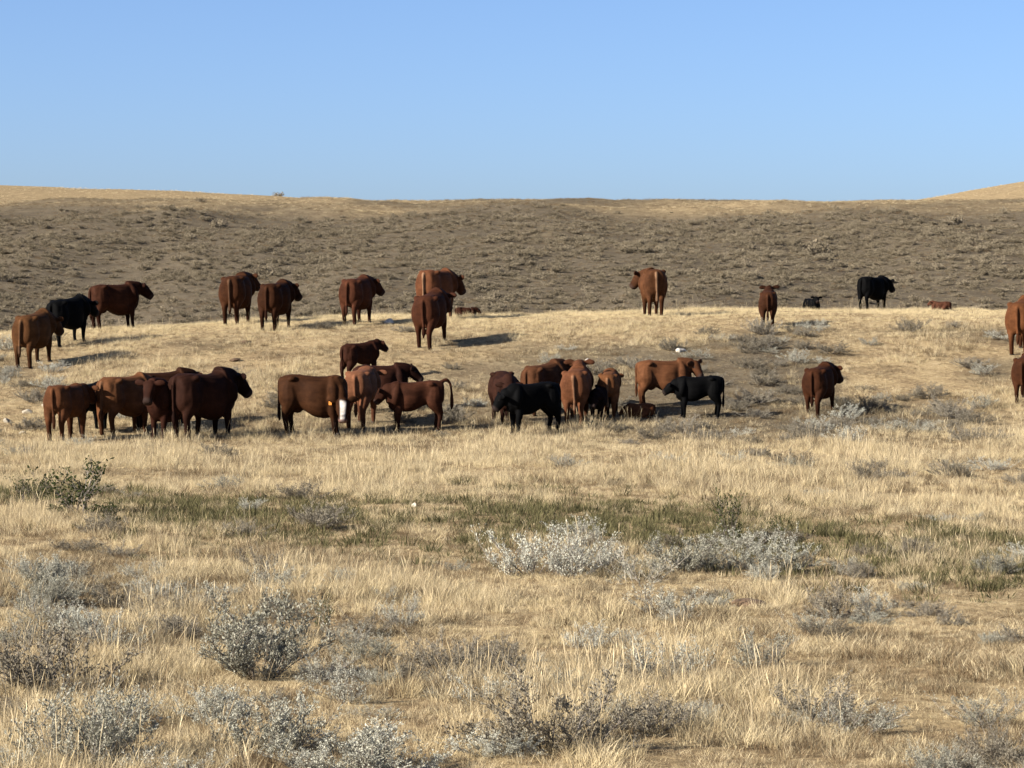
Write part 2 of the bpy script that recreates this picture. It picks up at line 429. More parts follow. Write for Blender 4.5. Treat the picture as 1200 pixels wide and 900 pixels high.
def part_meshes():
    h = Shape(); h.loft([(0, -.035, .015, .03, .02), (0, -.01, .03, .056, .04), (0, .035, .028, .054, .034), (0, .07, .012, .03, .014)], n=3, m=10)
    hm = mesh_np('hoof', h.v, h.f, M['hoof'], True)
    bm = bmesh.new(); bmesh.ops.create_icosphere(bm, subdivisions=1, radius=.022); em = bpy.data.meshes.new('eye'); bm.to_mesh(em); bm.free(); em.materials.append(M['eye'])
    tags = []
    for mt in ('tag_white', 'tag_orange'):
        bm = bmesh.new(); bmesh.ops.create_cube(bm, size=1); bmesh.ops.scale(bm, vec=(.075, .014, .085), verts=bm.verts)
        bmesh.ops.bevel(bm, geom=bm.edges[:], offset=.004, segments=1, affect='EDGES')
        tm = bpy.data.meshes.new('ear_tag'); bm.to_mesh(tm); bm.free(); tm.materials.append(M[mt]); tags.append(tm)
    return hm, em, tags
HOOF, EYEM, TAGS = part_meshes()

RED = (0.037, 0.0128, 0.0054); RUST = (0.074, 0.0290, 0.0115); DKRED = (0.023, 0.0080, 0.0040); BROWN = (0.010, 0.0043, 0.003); BLACK = (0.0014, 0.0013, 0.0013)
COWS = []
def cow(label, u, v, hpx, heading, y=None, kind='cow', ear_tag=None, **kw):
    """u, v: photo pixel of the nearest feet line's middle; hpx: back height in photo pixels; heading clockwise from away"""
    if y is None:
        g = ground(u, v); y0 = g.y
        s = hpx * y0 / (F * 1.36)
        y = y0 + .6 * s * abs(math.cos(R(heading)))
    lying = kw.get('lying')
    s = hpx * y / (F * (0.76 if lying else 1.36))
    x = (u - 600) / F * y
    z = T(x, y)
    e = .6
    gX = (T(x + e, y) - T(x - e, y)) / (2 * e); gY = (T(x, y + e) - T(x, y - e)) / (2 * e)
    h = R(heading)
    fx, fy = math.sin(h), math.cos(h)          # forward
    rx, ry = math.cos(h), -math.sin(h)         # right
    me, eyes, ears, hooves, hd, side = cow_mesh(slope=(gX * rx + gY * ry, gX * fx + gY * fy), seed=len(COWS) + 3, **kw)
    o = link('calf' if kind == 'calf' else 'cow', me)
    o.location = (x, y, z - 0.015); o.rotation_euler = (0, 0, -h); o.scale = (s * 1.06, s * .9, s)
    tag(o, label, kind, 'grazing cattle herd')
    for p in eyes:
        q = link('eye', EYEM, o); q.location = p
    if not lying:
        for p in hooves:
            q = link('hoof', HOOF, o); q.location = p
    if ear_tag is not None:
        for k in ear_tag[1]:
            q = link('ear_tag', TAGS[ear_tag[0]], o); p = Vector(ears[k]); q.location = p + Vector(hd) * .035 + Vector((0, 0, -.05))
            q.rotation_euler = (0, 0, math.atan2(-hd[0], hd[1]))
    COWS.append(o)
    return o

def cattle():
    # ---- the row along the brow of the rise
    cow('rust brown cow seen from behind at the low end of brow, beside black cow', 40, 432, 62, 17, coat=RUST, neck=(15, -10), head=(20, -50), tail_pale=.1, dark_front=0.50)
    cow('black cow on the brow between two brown cows, its head hidden', 80, 407, 55, 32, coat=BLACK, neck=(5, -8), head=(5, -45))
    cow('brown cow with dark head and chest, standing in profile behind the black cow', 134, 386, 54, 56, coat=RED, neck=(5, 12), head=(12, -18), dark_front=.8)
    cow('brown cow from behind with its head raised, first of two standing close on brow', 278, 381, 58, 11, coat=RED, neck=(12, 14), head=(35, -18), tail_pale=.1, dark_front=0.40)
    cow('brown cow from behind looking aside, second of two standing close on brow', 324, 388, 56, 17, coat=RED, neck=(14, 5), head=(35, -26), dark_front=0.50)
    cow('brown cow standing alone on the brow beside a small white stone', 419, 382, 55, 20, coat=RED, neck=(16, 4), head=(38, -22), dark_front=0.60)
    cow('rust rumped cow with a sunlit tail, standing behind a walking brown cow', 512, 374, 58, 27, coat=RUST, neck=(15, -2), head=(25, -30), tail_pale=.4, dark_front=.7)
    cow('brown cow walking uphill in front of a rust rumped cow with sunlit tail', 505, 409, 62, 15, coat=RED, neck=(12, 0), head=(15, -30), walk=.14, dark_front=0.40)
    cow('brown cow from behind with sunlit tail, head peeking out beside its rump', 765, 370, 55, -5, coat=RUST, neck=(-35, 12), head=(-50, -25), tail_pale=.3, dark_front=0.50)
    cow('small brown calf walking away alone on the brow, short shadow at its feet', 900, 386, 44, 6, kind='calf', calf=True, coat=RED, neck=(6, 25), head=(4, -15), dark_front=0.60)
    cow('black calf lying on the brow with both ears spread', 951, 364, 15, 165, y=85.5, kind='calf', calf=True, lying=True, coat=BLACK, neck=(0, 35), head=(0, -15))
    cow('black cow in profile standing alone on the brow of the rise', 1023, 364, 40, 46, y=87.5, coat=BLACK, neck=(6, 3), head=(12, -28))
    cow('rust brown calf lying half hidden behind the brow', 1103, 364, 11, 285, y=86.5, kind='calf', calf=True, lying=True, coat=(0.05, 0.02, 0.009), neck=(0, 20), head=(0, -15))
    cow('small dark brown calf lying behind two overlapping cows', 546, 368, 12, 90, y=85.0, kind='calf', calf=True, lying=True, coat=DKRED, neck=(0, 10), head=(0, -20))
    cow('rust brown cow at the far end of the rise, just uphill of another cow', 1199, 417, 62, 22, coat=RUST, neck=(10, 10), head=(20, -20), dark_front=0.30)
    cow('brown cow at the far end of the rise, just downhill of a rust cow', 1203, 474, 54, 20, coat=RED, neck=(10, 5), head=(10, -25), dark_front=0.40)
    # ---- bunch on the left of the flat
    cow('slim rust calf from behind, at the outer end of the bunched cattle', 78, 518, 67, 18, kind='calf', calf=True, coat=RUST, neck=(15, 8), head=(15, -20), dark_front=0.60)
    cow('black calf squeezed between a slim rust calf and a big rust rumped cow', 104, 509, 58, 30, kind='calf', calf=True, coat=BLACK, neck=(0, 0), head=(0, -35))
    cow('big rust rumped cow from behind, in the middle of the bunched cattle', 146, 512, 70, 36, coat=RUST, neck=(10, -5), head=(10, -40), tail_pale=.1, dark_front=0.40)
    cow('brown cow facing out of the bunch with its face towards the camera', 203, 516, 70, 215, coat=(0.029, 0.0100, 0.0046), neck=(-10, 24), head=(-20, -35), ear_tag=None, dark_front=0.50)
    cow('dark brown bull with black front, head raised at the end of its bunch', 238, 518, 80, 42, coat=(0.018, 0.0068, 0.0038), neck=(0, 12), head=(12, -22), dark_front=.9, bull=True)
    cow('brown cow standing behind the dark bull in the bunch', 190, 503, 66, 60, coat=(0.029, 0.0100, 0.0046), neck=(0, 5), head=(0, -25), dark_front=0.30)
    # ---- middle bunch
    cow('brown cow with a white face lowered towards the camera', 367, 511, 72, 103, coat=RED, neck=(36, -40), head=(75, -70), face=(.58, .54, .47), ear_tag=(1, (1,)))
    cow('pale rumped rust calf from behind, next to the white faced cow', 424, 503, 68, 10, kind='calf', calf=True, coat=(.110, .047, .020), neck=(8, 0), head=(5, -25), dark_front=0.60)
    cow('dark brown cow in profile behind the pale rumped calf, head high', 446, 484, 56, 78, coat=DKRED, neck=(0, 12), head=(10, -20), dark_front=.85, ear_tag=None)
    cow('dark brown calf standing uphill of the white faced cow', 422, 449, 46, 50, kind='calf', calf=True, coat=DKRED, neck=(0, 14), head=(12, -16), dark_front=0.40)
    cow('red brown calf in profile with its tail lifted, beside pale rumped calf', 487, 506, 60, 262, kind='calf', calf=True, coat=RED, neck=(0, 0), head=(25, -30), tail='up', ear_tag=(0, (1,)), dark_front=0.50)
    # ---- right bunch on the flat
    cow('dark brown cow turned to the camera behind a black calf', 592, 501, 60, 168, coat=(0.022, 0.0078, 0.004), neck=(10, 2), head=(20, -45), dark_front=0.30)
    cow('black calf in profile in front of the dark brown cow', 624, 512, 63, 240, kind='calf', calf=True, coat=BLACK, neck=(10, -12), head=(20, -35))
    cow('rust cow standing behind the black calf, only its back showing', 637, 487, 58, 40, coat=RUST, neck=(6, 10), head=(15, -25), dark_front=0.50)
    cow('rust cow from behind with both ears showing above its back', 676, 499, 65, 8, coat=RUST, neck=(-6, 26), head=(0, -10), tail_pale=.2, dark_front=0.60)
    cow('brown calf from behind with a bright strip down its hind leg', 714, 492, 54, 6, kind='calf', calf=True, coat=RUST, neck=(0, -10), head=(0, -35), tail_pale=.2, dark_front=0.30)
    cow('dark brown calf pressed against the rust cow with raised ears', 703, 497, 42, 195, kind='calf', calf=True, coat=BROWN, neck=(0, -10), head=(0, -45), dark_front=0.40)
    cow('brown calf lying flat in the grass before the big rust cow', 750, 489, 17, 275, kind='calf', calf=True, lying=True, coat=(0.060, 0.020, 0.008), neck=(10, -15), head=(10, -25))
    cow('big rust cow in profile with head raised behind a black calf', 778, 477, 56, 88, coat=RUST, neck=(0, 14), head=(48, -28), dark_front=0.60)
    cow('black calf with a white ear tag standing before the big rust cow', 819, 490, 50, 268, kind='calf', calf=True, coat=BLACK, neck=(0, -6), head=(15, -40), ear_tag=(0, (1,)))
    cow('brown cow walking away on its own beside the grey sagebrush', 961, 489, 57, 24, coat=RED, neck=(14, 5), head=(30, -28), walk=.12, dark_front=0.40)
cattle()

# ------------------------------------------------------------------ plants: prototype meshes
def blades(n, length, spread, lean, width, seed, curl=0.4, flat=0.0):
    rnd = random.Random(seed); V = []; Fc = []; var = []
    for i in range(n):
        a = rnd.uniform(0, 2 * math.pi); r = spread * math.sqrt(rnd.random())
        bx, by = r * math.cos(a), r * math.sin(a)
        L = length * rnd.uniform(.45, 1.1); d = a + rnd.uniform(-1.2, 1.2)
        ln = lean * rnd.uniform(.2, 1.3) + flat
        w = width * rnd.uniform(.7, 1.3); f = rnd.uniform(0, math.pi)
        wx, wy = math.cos(f) * w / 2, math.sin(f) * w / 2
        k = len(V); vv = rnd.random(); p = np.array((bx, by, -.02)); el = math.pi / 2 - ln * .4
        segs = 3
        for j in range(segs + 1):
            t = j / segs; ww = (1 - t ** 1.6) if j < segs else 0.06
            V.append((p[0] - wx * ww, p[1] - wy * ww, p[2])); V.append((p[0] + wx * ww, p[1] + wy * ww, p[2])); var += [vv, vv]
            e2 = el - (curl + ln * .5) * t
            p = p + np.array((math.cos(d) * math.cos(e2), math.sin(d) * math.cos(e2), math.sin(e2))) * L / segs
        for j in range(segs): Fc.append((k + 2 * j, k + 2 * j + 1, k + 2 * j + 3, k + 2 * j + 2))
    return V, Fc, var
def tuft(mat, *a, heads=0, **kw):
    V, Fc, var = blades(*a, **kw)
    if heads:   # seed heads: narrow spikelets at the end of upright stalks
        rnd = random.Random(a[5] + 99)
        for i in range(heads):
            x, y = rnd.uniform(-.08, .08), rnd.uniform(-.08, .08); h = a[1] * rnd.uniform(1.1, 1.6); dx, dy = rnd.uniform(-.25, .25) * h, rnd.uniform(-.25, .25) * h
            k = len(V); vv = rnd.random(); f = rnd.uniform(0, 3.1); cx, cy = math.cos(f), math.sin(f)
            for (t, w) in ((0, .0014), (.7, .0012), (.84, .0032), (1.0, .0008)):
                q = (x + dx * t * t, y + dy * t * t, h * t)
                V += [(q[0] - cx * w, q[1] - cy * w, q[2]), (q[0] + cx * w, q[1] + cy * w, q[2])]; var += [vv, vv]
            for j in range(3): Fc.append((k + 2 * j, k + 2 * j + 1, k + 2 * j + 3, k + 2 * j + 2))
    return mesh_np('tuft', V, Fc, M[mat], False, var)

def bush(seed, n_stems, height, radius, n_leaf, leaf_l, leaf_w, upright=0.6, bare=0.0, twig_r=0.011):
    """sagebrush: a fan of crooked forking stems, leaves clustered along the outer twigs"""
    rnd = random.Random(seed); V = []; Fc = []; var = []; tips = []
    def tube(p, q, r0, r1, vv):
        k = len(V); d = q - p; d = d / (np.linalg.norm(d) + 1e-9)
        u = np.cross(d, (0.3, 0.2, 1.0)); u /= np.linalg.norm(u) + 1e-9; w = np.cross(d, u)
        for (c, r) in ((p, r0), (q, r1)):
            for j in range(4):
                a = j * math.pi / 2; V.append(tuple(c + (u * math.cos(a) + w * math.sin(a)) * r)); var.append(vv)
        for j in range(4): Fc.append((k + j, k + (j + 1) % 4, k + 4 + (j + 1) % 4, k + 4 + j))
    def grow(p, d, L, r, lev):
        vv = rnd.random(); n = 3
        for j in range(n):
            d2 = d + np.array([rnd.uniform(-.35, .35), rnd.uniform(-.35, .35), rnd.uniform(-.12, .28)]); d2 /= np.linalg.norm(d2)
            q = p + d2 * L / n; q[2] = max(q[2], .02)
            tube(p, q, r * (1 - .22 * j), r * (1 - .22 * (j + 1)), vv)
            if lev >= 1 or j >= 1: tips.append((p, q, lev))
            if lev < 2 and j >= 0:
                for b in range(rnd.choice((1, 1, 2))):
                    e = d2 + np.array([rnd.uniform(-.9, .9), rnd.uniform(-.9, .9), rnd.uniform(-.1, .6)]); e /= np.linalg.norm(e)
                    grow(q, e, L * rnd.uniform(.4, .62), r * .55, lev + 1)
            p, d = q, d2
    for i in range(n_stems):
        a = 2 * math.pi * (i + rnd.random() * .8) / n_stems; out = rnd.uniform(.25, 1.0)
        d = np.array([math.cos(a) * out * radius, math.sin(a) * out * radius, height * (upright + (1 - out) * .5)])
        L = np.linalg.norm(d) * rnd.uniform(.75, 1.05); d /= np.linalg.norm(d)
        grow(np.array([math.cos(a) * .05, math.sin(a) * .05, -.03]), d, L, twig_r * rnd.uniform(.7, 1.4), 0)
    for i in range(n_stems // 2):     # low skirt stems lying out over the ground
        a = 2 * math.pi * (i + rnd.random()) / (n_stems // 2)
        d = np.array([math.cos(a), math.sin(a), rnd.uniform(.12, .4)]); d /= np.linalg.norm(d)
        grow(np.array([math.cos(a) * .05, math.sin(a) * .05, .02]), d, radius * rnd.uniform(.55, .9), twig_r * .8, 0)
    stems = (V, Fc, var)
    LV = []; LF = []; lv = []
    for i in range(int(n_leaf * (1 - bare))):
        p, q, lev = tips[rnd.randrange(len(tips))]
        c = q + (p - q) * rnd.random() ** 2 + np.array([rnd.gauss(0, .017) for _ in range(3)])
        d = (q - p) / (np.linalg.norm(q - p) + 1e-9) * .7 + np.array([rnd.uniform(-1, 1), rnd.uniform(-1, 1), rnd.uniform(-.3, 1)]); d /= np.linalg.norm(d)
        s = np.cross(d, [rnd.uniform(-1, 1), rnd.uniform(-1, 1), rnd.uniform(-1, 1)]); s /= np.linalg.norm(s) + 1e-9
        L = leaf_l * rnd.uniform(.6, 1.3); w = leaf_w * rnd.uniform(.7, 1.3); k = len(LV); vv = rnd.random()
        nn = np.cross(d, s)
        LV += [tuple(c), tuple(c + d * L * .55 - s * w / 2 + nn * w * .2), tuple(c + d * L), tuple(c + d * L * .55 + s * w / 2 + nn * w * .2)]
        LF.append((k, k + 1, k + 2, k + 3)); lv += [vv] * 4
    return stems, (LV, LF, lv)
def bush_meshes(leafmat, woodmat, *a, **kw):
    st, lf = bush(*a, **kw)
    return mesh_np('stems', st[0], st[1], M[woodmat], False, st[2]), (mesh_np('foliage', lf[0], lf[1], M[leafmat], False, lf[2]) if lf[1] else None)

SAGE = [bush_meshes('sage', 'wood', 100 + i, 12, .55, .60, 8500, .04, .013, upright=.7, twig_r=.009) for i in range(5)]
OPEN = [bush_meshes('sage', 'wood', 120 + i, 9, .5, .6, 3000, .04, .0125, upright=.65, twig_r=.009) for i in range(3)]
DULL = [bush_meshes('dull_sage', 'wood', 140 + i, 11, .5, .62, 5000, .045, .0145, upright=.65, twig_r=.01) for i in range(4)]
DEAD = [bush_meshes('sage', 'bleached', 160 + i, 9, .5, .65, 900, .05, .014, upright=.5, twig_r=.009) for i in range(2)]
GREEN = [bush_meshes('dark_green', 'wood', 180 + i, 9, .7, .5, 900, .07, .035, upright=.9) for i in range(2)]
HILL = [bush_meshes('hill_sage', 'wood', 200 + i, 8, .5, .65, 620, .12, .06, upright=.6) for i in range(4)]

def plant(name, pair, loc, rz, s, label, cat='shrub', group=None, sz=1.0):
    o = link(name, None); o.location = loc; o.rotation_euler = (0, 0, rz); o.scale = (s, s, s * sz)
    tag(o, label, cat, group)
    link('stems', pair[0], o)
    if pair[1] is not None: link('foliage', pair[1], o)
    return o
PLACED = []
def at_px(u, v, wpx, kinds, label, name='sagebrush', sz=1.0, base=1.25, cat='shrub', group=None):
    g = ground(u, v); s = wpx * g.y / F / base
    PLACED.append((g.x, g.y, s * .6))
    return plant(name, random.choice(kinds), g - Vector((0, 0, .05)), random.uniform(0, 6.28), s, label, cat, group, sz * .85)

def foreground_shrubs():
    at_px(305, 795, 165, SAGE, 'tall silver sagebrush with dense foliage, rising over a lower silver one')
    at_px(322, 885, 150, SAGE, 'wide silver sagebrush growing just below the tall dense one', sz=.9)
    at_px(50, 815, 170, DULL, 'big brown woody sagebrush with a dark hollow middle', sz=1.0)
    at_px(25, 760, 90, OPEN, 'sparse twiggy sagebrush behind the big brown woody one')
    at_px(105, 898, 170, SAGE, 'broad silver sagebrush in front of the big brown woody one')
    at_px(15, 905, 90, SAGE, 'small silver sagebrush against the broad silver one', sz=.8)
    at_px(440, 912, 170, SAGE, 'low spreading silver sagebrush in the straw grass near the wide silver one', sz=.75)
    at_px(200, 912, 110, OPEN, 'thin silver sagebrush between two denser silver ones', sz=.8)
    at_px(255, 845, 95, SAGE, 'ragged silver sagebrush leaning on the wide silver one', sz=.9)
    at_px(375, 800, 80, OPEN, 'wispy sagebrush by the foot of the tall silver one', sz=1.1)
    at_px(150, 850, 80, OPEN, 'wispy sagebrush reaching over the broad silver one', sz=1.2)
    at_px(365, 905, 90, SAGE, 'ragged silver sagebrush between the wide and low spreading ones', sz=.8)
    at_px(700, 668, 85, OPEN, 'pale sagebrush filling the gap before the bleached dead one', sz=.9)
    at_px(850, 668, 60, OPEN, 'thin sagebrush linking the dense blue grey one and its neighbour')
    at_px(622, 674, 110, OPEN, 'pale grey sagebrush at the end of the shrub row by the green strip', sz=1.15)
    at_px(672, 676, 110, OPEN, 'grey half dead sagebrush with bare twigs in the shrub row')
    at_px(752, 682, 110, DEAD, 'bleached dead sagebrush with white branches fanned out on the ground', sz=.95)
    at_px(806, 672, 100, SAGE, 'dense blue grey sagebrush beside the bleached dead one', sz=.95)
    at_px(908, 670, 90, SAGE, 'blue grey sagebrush standing a little apart from the shrub row', sz=.9)
    at_px(536, 668, 48, OPEN, 'small pale sagebrush leading the shrub row', sz=.7)
    at_px(780, 795, 115, OPEN, 'open twiggy sagebrush over a dark bare patch of soil')
    at_px(890, 782, 85, OPEN, 'upright twiggy sagebrush next to the one over bare soil', sz=1.2)
    at_px(955, 738, 60, OPEN, 'small sagebrush with forked stems on the bare strip')
    at_px(1022, 732, 60, SAGE, 'tiny round sagebrush on the bare strip', sz=.6)
    at_px(1070, 692, 52, SAGE, 'flat cushion of pale sagebrush in the olive grass', sz=.5)
    at_px(1168, 672, 62, SAGE, 'small silver sagebrush at the far end of the olive strip', sz=.8)
    at_px(650, 880, 190, DULL, 'large dull sagebrush with dark woody centre in the foreground grass', sz=.9)
    at_px(720, 850, 80, OPEN, 'small twiggy sagebrush touching the large dull one')
    at_px(590, 885, 90, SAGE, 'silver leaved sagebrush on the other flank of the large dull one', sz=.8)
    at_px(1192, 752, 55, DULL, 'dark stumpy sagebrush by the bare strip', sz=.9)
    at_px(1165, 900, 100, DULL, 'dark sagebrush buried in tall straw grass', sz=.8)
    at_px(470, 735, 55, OPEN, 'single thin sagebrush stalk standing in short grass', sz=1.7)
    at_px(205, 690, 40, OPEN, 'lone little sagebrush in open pale grass', sz=1.0)
    at_px(430, 745, 60, DULL, 'dull sagebrush on the dark soil behind the tall silver one')
    at_px(545, 810, 70, DULL, 'low dull sagebrush on dark soil')
    at_px(435, 840, 60, OPEN, 'low twiggy sagebrush in matted brown grass', sz=.8)
    at_px(92, 604, 100, GREEN, 'dark green leafy bush in dry grass below the cattle bunch', name='green_bush', sz=.85)
    at_px(128, 612, 40, GREEN, 'small dark green bush beside the larger green one', name='green_bush', sz=.9)
    at_px(30, 592, 75, GREEN, 'low olive green bush next to the dark green ones', name='green_bush', sz=.6)
    at_px(858, 640, 50, GREEN, 'upright green bush rising behind the blue grey sagebrush', name='green_bush', sz=1.7)
    at_px(912, 632, 34, GREEN, 'small green sprig behind the sagebrush standing apart', name='green_bush', sz=1.2)
    at_px(378, 735, 30, GREEN, 'dark green sprig poking out of the tall silver sagebrush', name='green_bush', sz=1.6)
foreground_shrubs()

def scattered_shrubs():
    rnd = random.Random(21)
    def free(x, y, m): return all((x - a) ** 2 + (y - b) ** 2 > (r + m) ** 2 for a, b, r in PLACED) and all((x - c.location.x) ** 2 + (y - c.location.y) ** 2 > 1.1 for c in COWS)
    def fill(n, y0, y1, kinds, s0, s1, label, group, field, szr=(.6, .95)):
        k = 0; tries = 0
        while k < n and tries < 20000:
            tries += 1
            y = y0 + (y1 - y0) * rnd.random(); hw = .182 * y + 1.0; x = rnd.uniform(-hw, hw)
            if rnd.random() > field(x, y): continue
            s = rnd.uniform(s0, s1)
            if not free(x, y, s * .3): continue
            PLACED.append((x, y, s * .35)); k += 1
            pr = rnd.choice(kinds)
            look = 'dense silver leaved' if pr in SAGE else 'sparse twiggy grey' if pr in OPEN else 'dull brown grey'
            plant('sagebrush', pr, (x, y, T(x, y) - .02), rnd.uniform(0, 6.28), s, look + ' ' + label, 'shrub', look + ' ' + group, rnd.uniform(*szr))
    f_near = lambda x, y: float(sstep(.45, .65, fbm(x / 3.0 + 4, y / 4.0 + 8, 3))) * (1.2 - .75 * float(sstep(-1.5, 2, x)))
    fill(115, 18.5, 33, OPEN + OPEN + DULL + SAGE[:2], .2, .55, 'ankle high sagebrush sprouting in straw grass before the shrub row', 'small foreground sagebrush', f_near)
    f_mid = lambda x, y: float(sstep(.45, .6, fbm(x / 4.0 + 4, y / 5.0 + 1, 3)))
    fill(50, 33, 60, OPEN + DULL, .3, .7, 'low sagebrush on the flat between shrub row and cattle', 'sagebrush on the flat', f_mid, (.4, .75))
    f_slope = lambda x, y: (.15 + .85 * float(sstep(.4, .58, fbm(x / 5.0 + 9, y / 5.0, 3)))) * (.3 + .7 * float(sstep(2, 8, x)) + .5 * float(x < -10)) * (1 - float(sstep(76, 81, y)))
    fill(140, 60, 80, DULL + DULL + OPEN, .35, .85, 'sagebrush on the rise among and behind the cattle', 'sagebrush on the rise', f_slope, (.45, .75))
scattered_shrubs()
# a few shrubs of the far slope and skyline that stand out one by one
for (u, v, w, lb) in ((255, 268, 26, 'dark wide shrub high on the far hillside'), (52, 268, 20, 'dark shrub near the top of the far hillside, on its own'), (235, 237, 12, 'small dark shrub on the pale plateau above the hillside'),
                      (310, 322, 26, 'dusky shrub at the hill foot behind two brown cows'), (352, 328, 22, 'dark shrub just behind the head of a brown cow on brow'), (3, 330, 24, 'dark shrub at the hill foot beyond the black cow on the brow'),
                      (960, 300, 40, 'long dark shrub halfway up the hillside above the lying black calf'), (1120, 262, 22, 'dark shrub near the hill crest below the pale knoll')):
    at_px(u, v, w, HILL, lb, base=1.35)
g = Vector((-42, 520, T(-42, 520)))
plant('skyline_bush', HILL[1], g, 0, 1.9, 'tiny bush standing up on the skyline of the plateau', 'shrub')

# ------------------------------------------------------------------ scattered stuff (geometry nodes instances)
def scatter(name, label, pts, rot, scl, idx, protos):
    me = bpy.data.meshes.new(name); me.vertices.add(len(pts)); me.vertices.foreach_set('co', np.asarray(pts, np.float32).ravel())
    for an, tp, arr in (('rot', 'FLOAT_VECTOR', rot), ('scl', 'FLOAT_VECTOR', scl)):
        a = me.attributes.new(an, tp, 'POINT'); a.data.foreach_set('vector', np.asarray(arr, np.float32).ravel())
    a = me.attributes.new('idx', 'INT', 'POINT'); a.data.foreach_set('value', np.asarray(idx, np.int32))
    me.update()
    o = link(name, me); o['kind'] = 'stuff'; o['label'] = label
    ng = bpy.data.node_groups.new(name, 'GeometryNodeTree')
    ng.interface.new_socket('Geometry', in_out='INPUT', socket_type='NodeSocketGeometry'); ng.interface.new_socket('Geometry', in_out='OUTPUT', socket_type='NodeSocketGeometry')
    gi = ng.nodes.new('NodeGroupInput'); go = ng.nodes.new('NodeGroupOutput'); jn = ng.nodes.new('GeometryNodeJoinGeometry')
    def attr(an, tp):
        n = ng.nodes.new('GeometryNodeInputNamedAttribute'); n.data_type = tp; n.inputs[0].default_value = an; return n.outputs[0]
    r, s, i = attr('rot', 'FLOAT_VECTOR'), attr('scl', 'FLOAT_VECTOR'), attr('idx', 'INT')
    for k, p in enumerate(protos):
        po = bpy.data.objects.new(name + '_piece', p)
        oi = ng.nodes.new('GeometryNodeObjectInfo'); oi.inputs['Object'].default_value = po; oi.inputs['As Instance'].default_value = True
        cmp_ = ng.nodes.new('FunctionNodeCompare'); cmp_.data_type = 'INT'; cmp_.operation = 'EQUAL'
        ia = [q for q in cmp_.inputs if q.type == 'INT']
        ng.links.new(i, ia[0]); ia[1].default_value = k
        ip = ng.nodes.new('GeometryNodeInstanceOnPoints')
        ng.links.new(gi.outputs[0], ip.inputs['Points']); ng.links.new(cmp_.outputs[0], ip.inputs['Selection']); ng.links.new(oi.outputs['Geometry'], ip.inputs['Instance'])
        ng.links.new(r, ip.inputs['Rotation']); ng.links.new(s, ip.inputs['Scale']); ng.links.new(ip.outputs[0], jn.inputs[0])
    ng.links.new(jn.outputs[0], go.inputs[0])
    md = o.modifiers.new('scatter', 'NODES'); md.node_group = ng
    return o

def rand_pts(n, y0, y1, margin=3.0, k=.182):
    """even random points over the strip of ground that the camera and a step aside can see"""
    a = RNG.random(n); y = np.sqrt(y0 ** 2 + a * (y1 ** 2 - y0 ** 2)); x = (RNG.random(n) * 2 - 1) * (k * y + margin)
    return x, y
def finish(name, label, x, y, s, idx, protos, tilt=.12, sz=None):
    n = len(x); z = terrain(x, y)
    rot = np.stack([RNG.normal(0, tilt, n), RNG.normal(0, tilt, n), RNG.random(n) * 6.283], 1)
    sz = s if sz is None else sz
    return scatter(name, label, np.stack([x, y, z], 1), rot, np.stack([s, s, sz], 1), idx, protos)

def green_field(x, y):
    yc = np.interp(x, [-9, -7, -5, 0, 3.5, 6, 9], [45, 45, 40.5, 40.5, 38, 34.5, 34])
    wd = np.interp(x, [-9, -5, 0, 4, 7], [2.6, 3.2, 4.2, 4.0, 4.4])
    return np.exp(-((y - yc) / wd) ** 2) * sstep(.28, .6, fbm(x / 1.6 + 3, y / 2.2 + 30, 3) + .12) * (1 - .75 * np.exp(-((x + 6.4) / 1.0) ** 2))

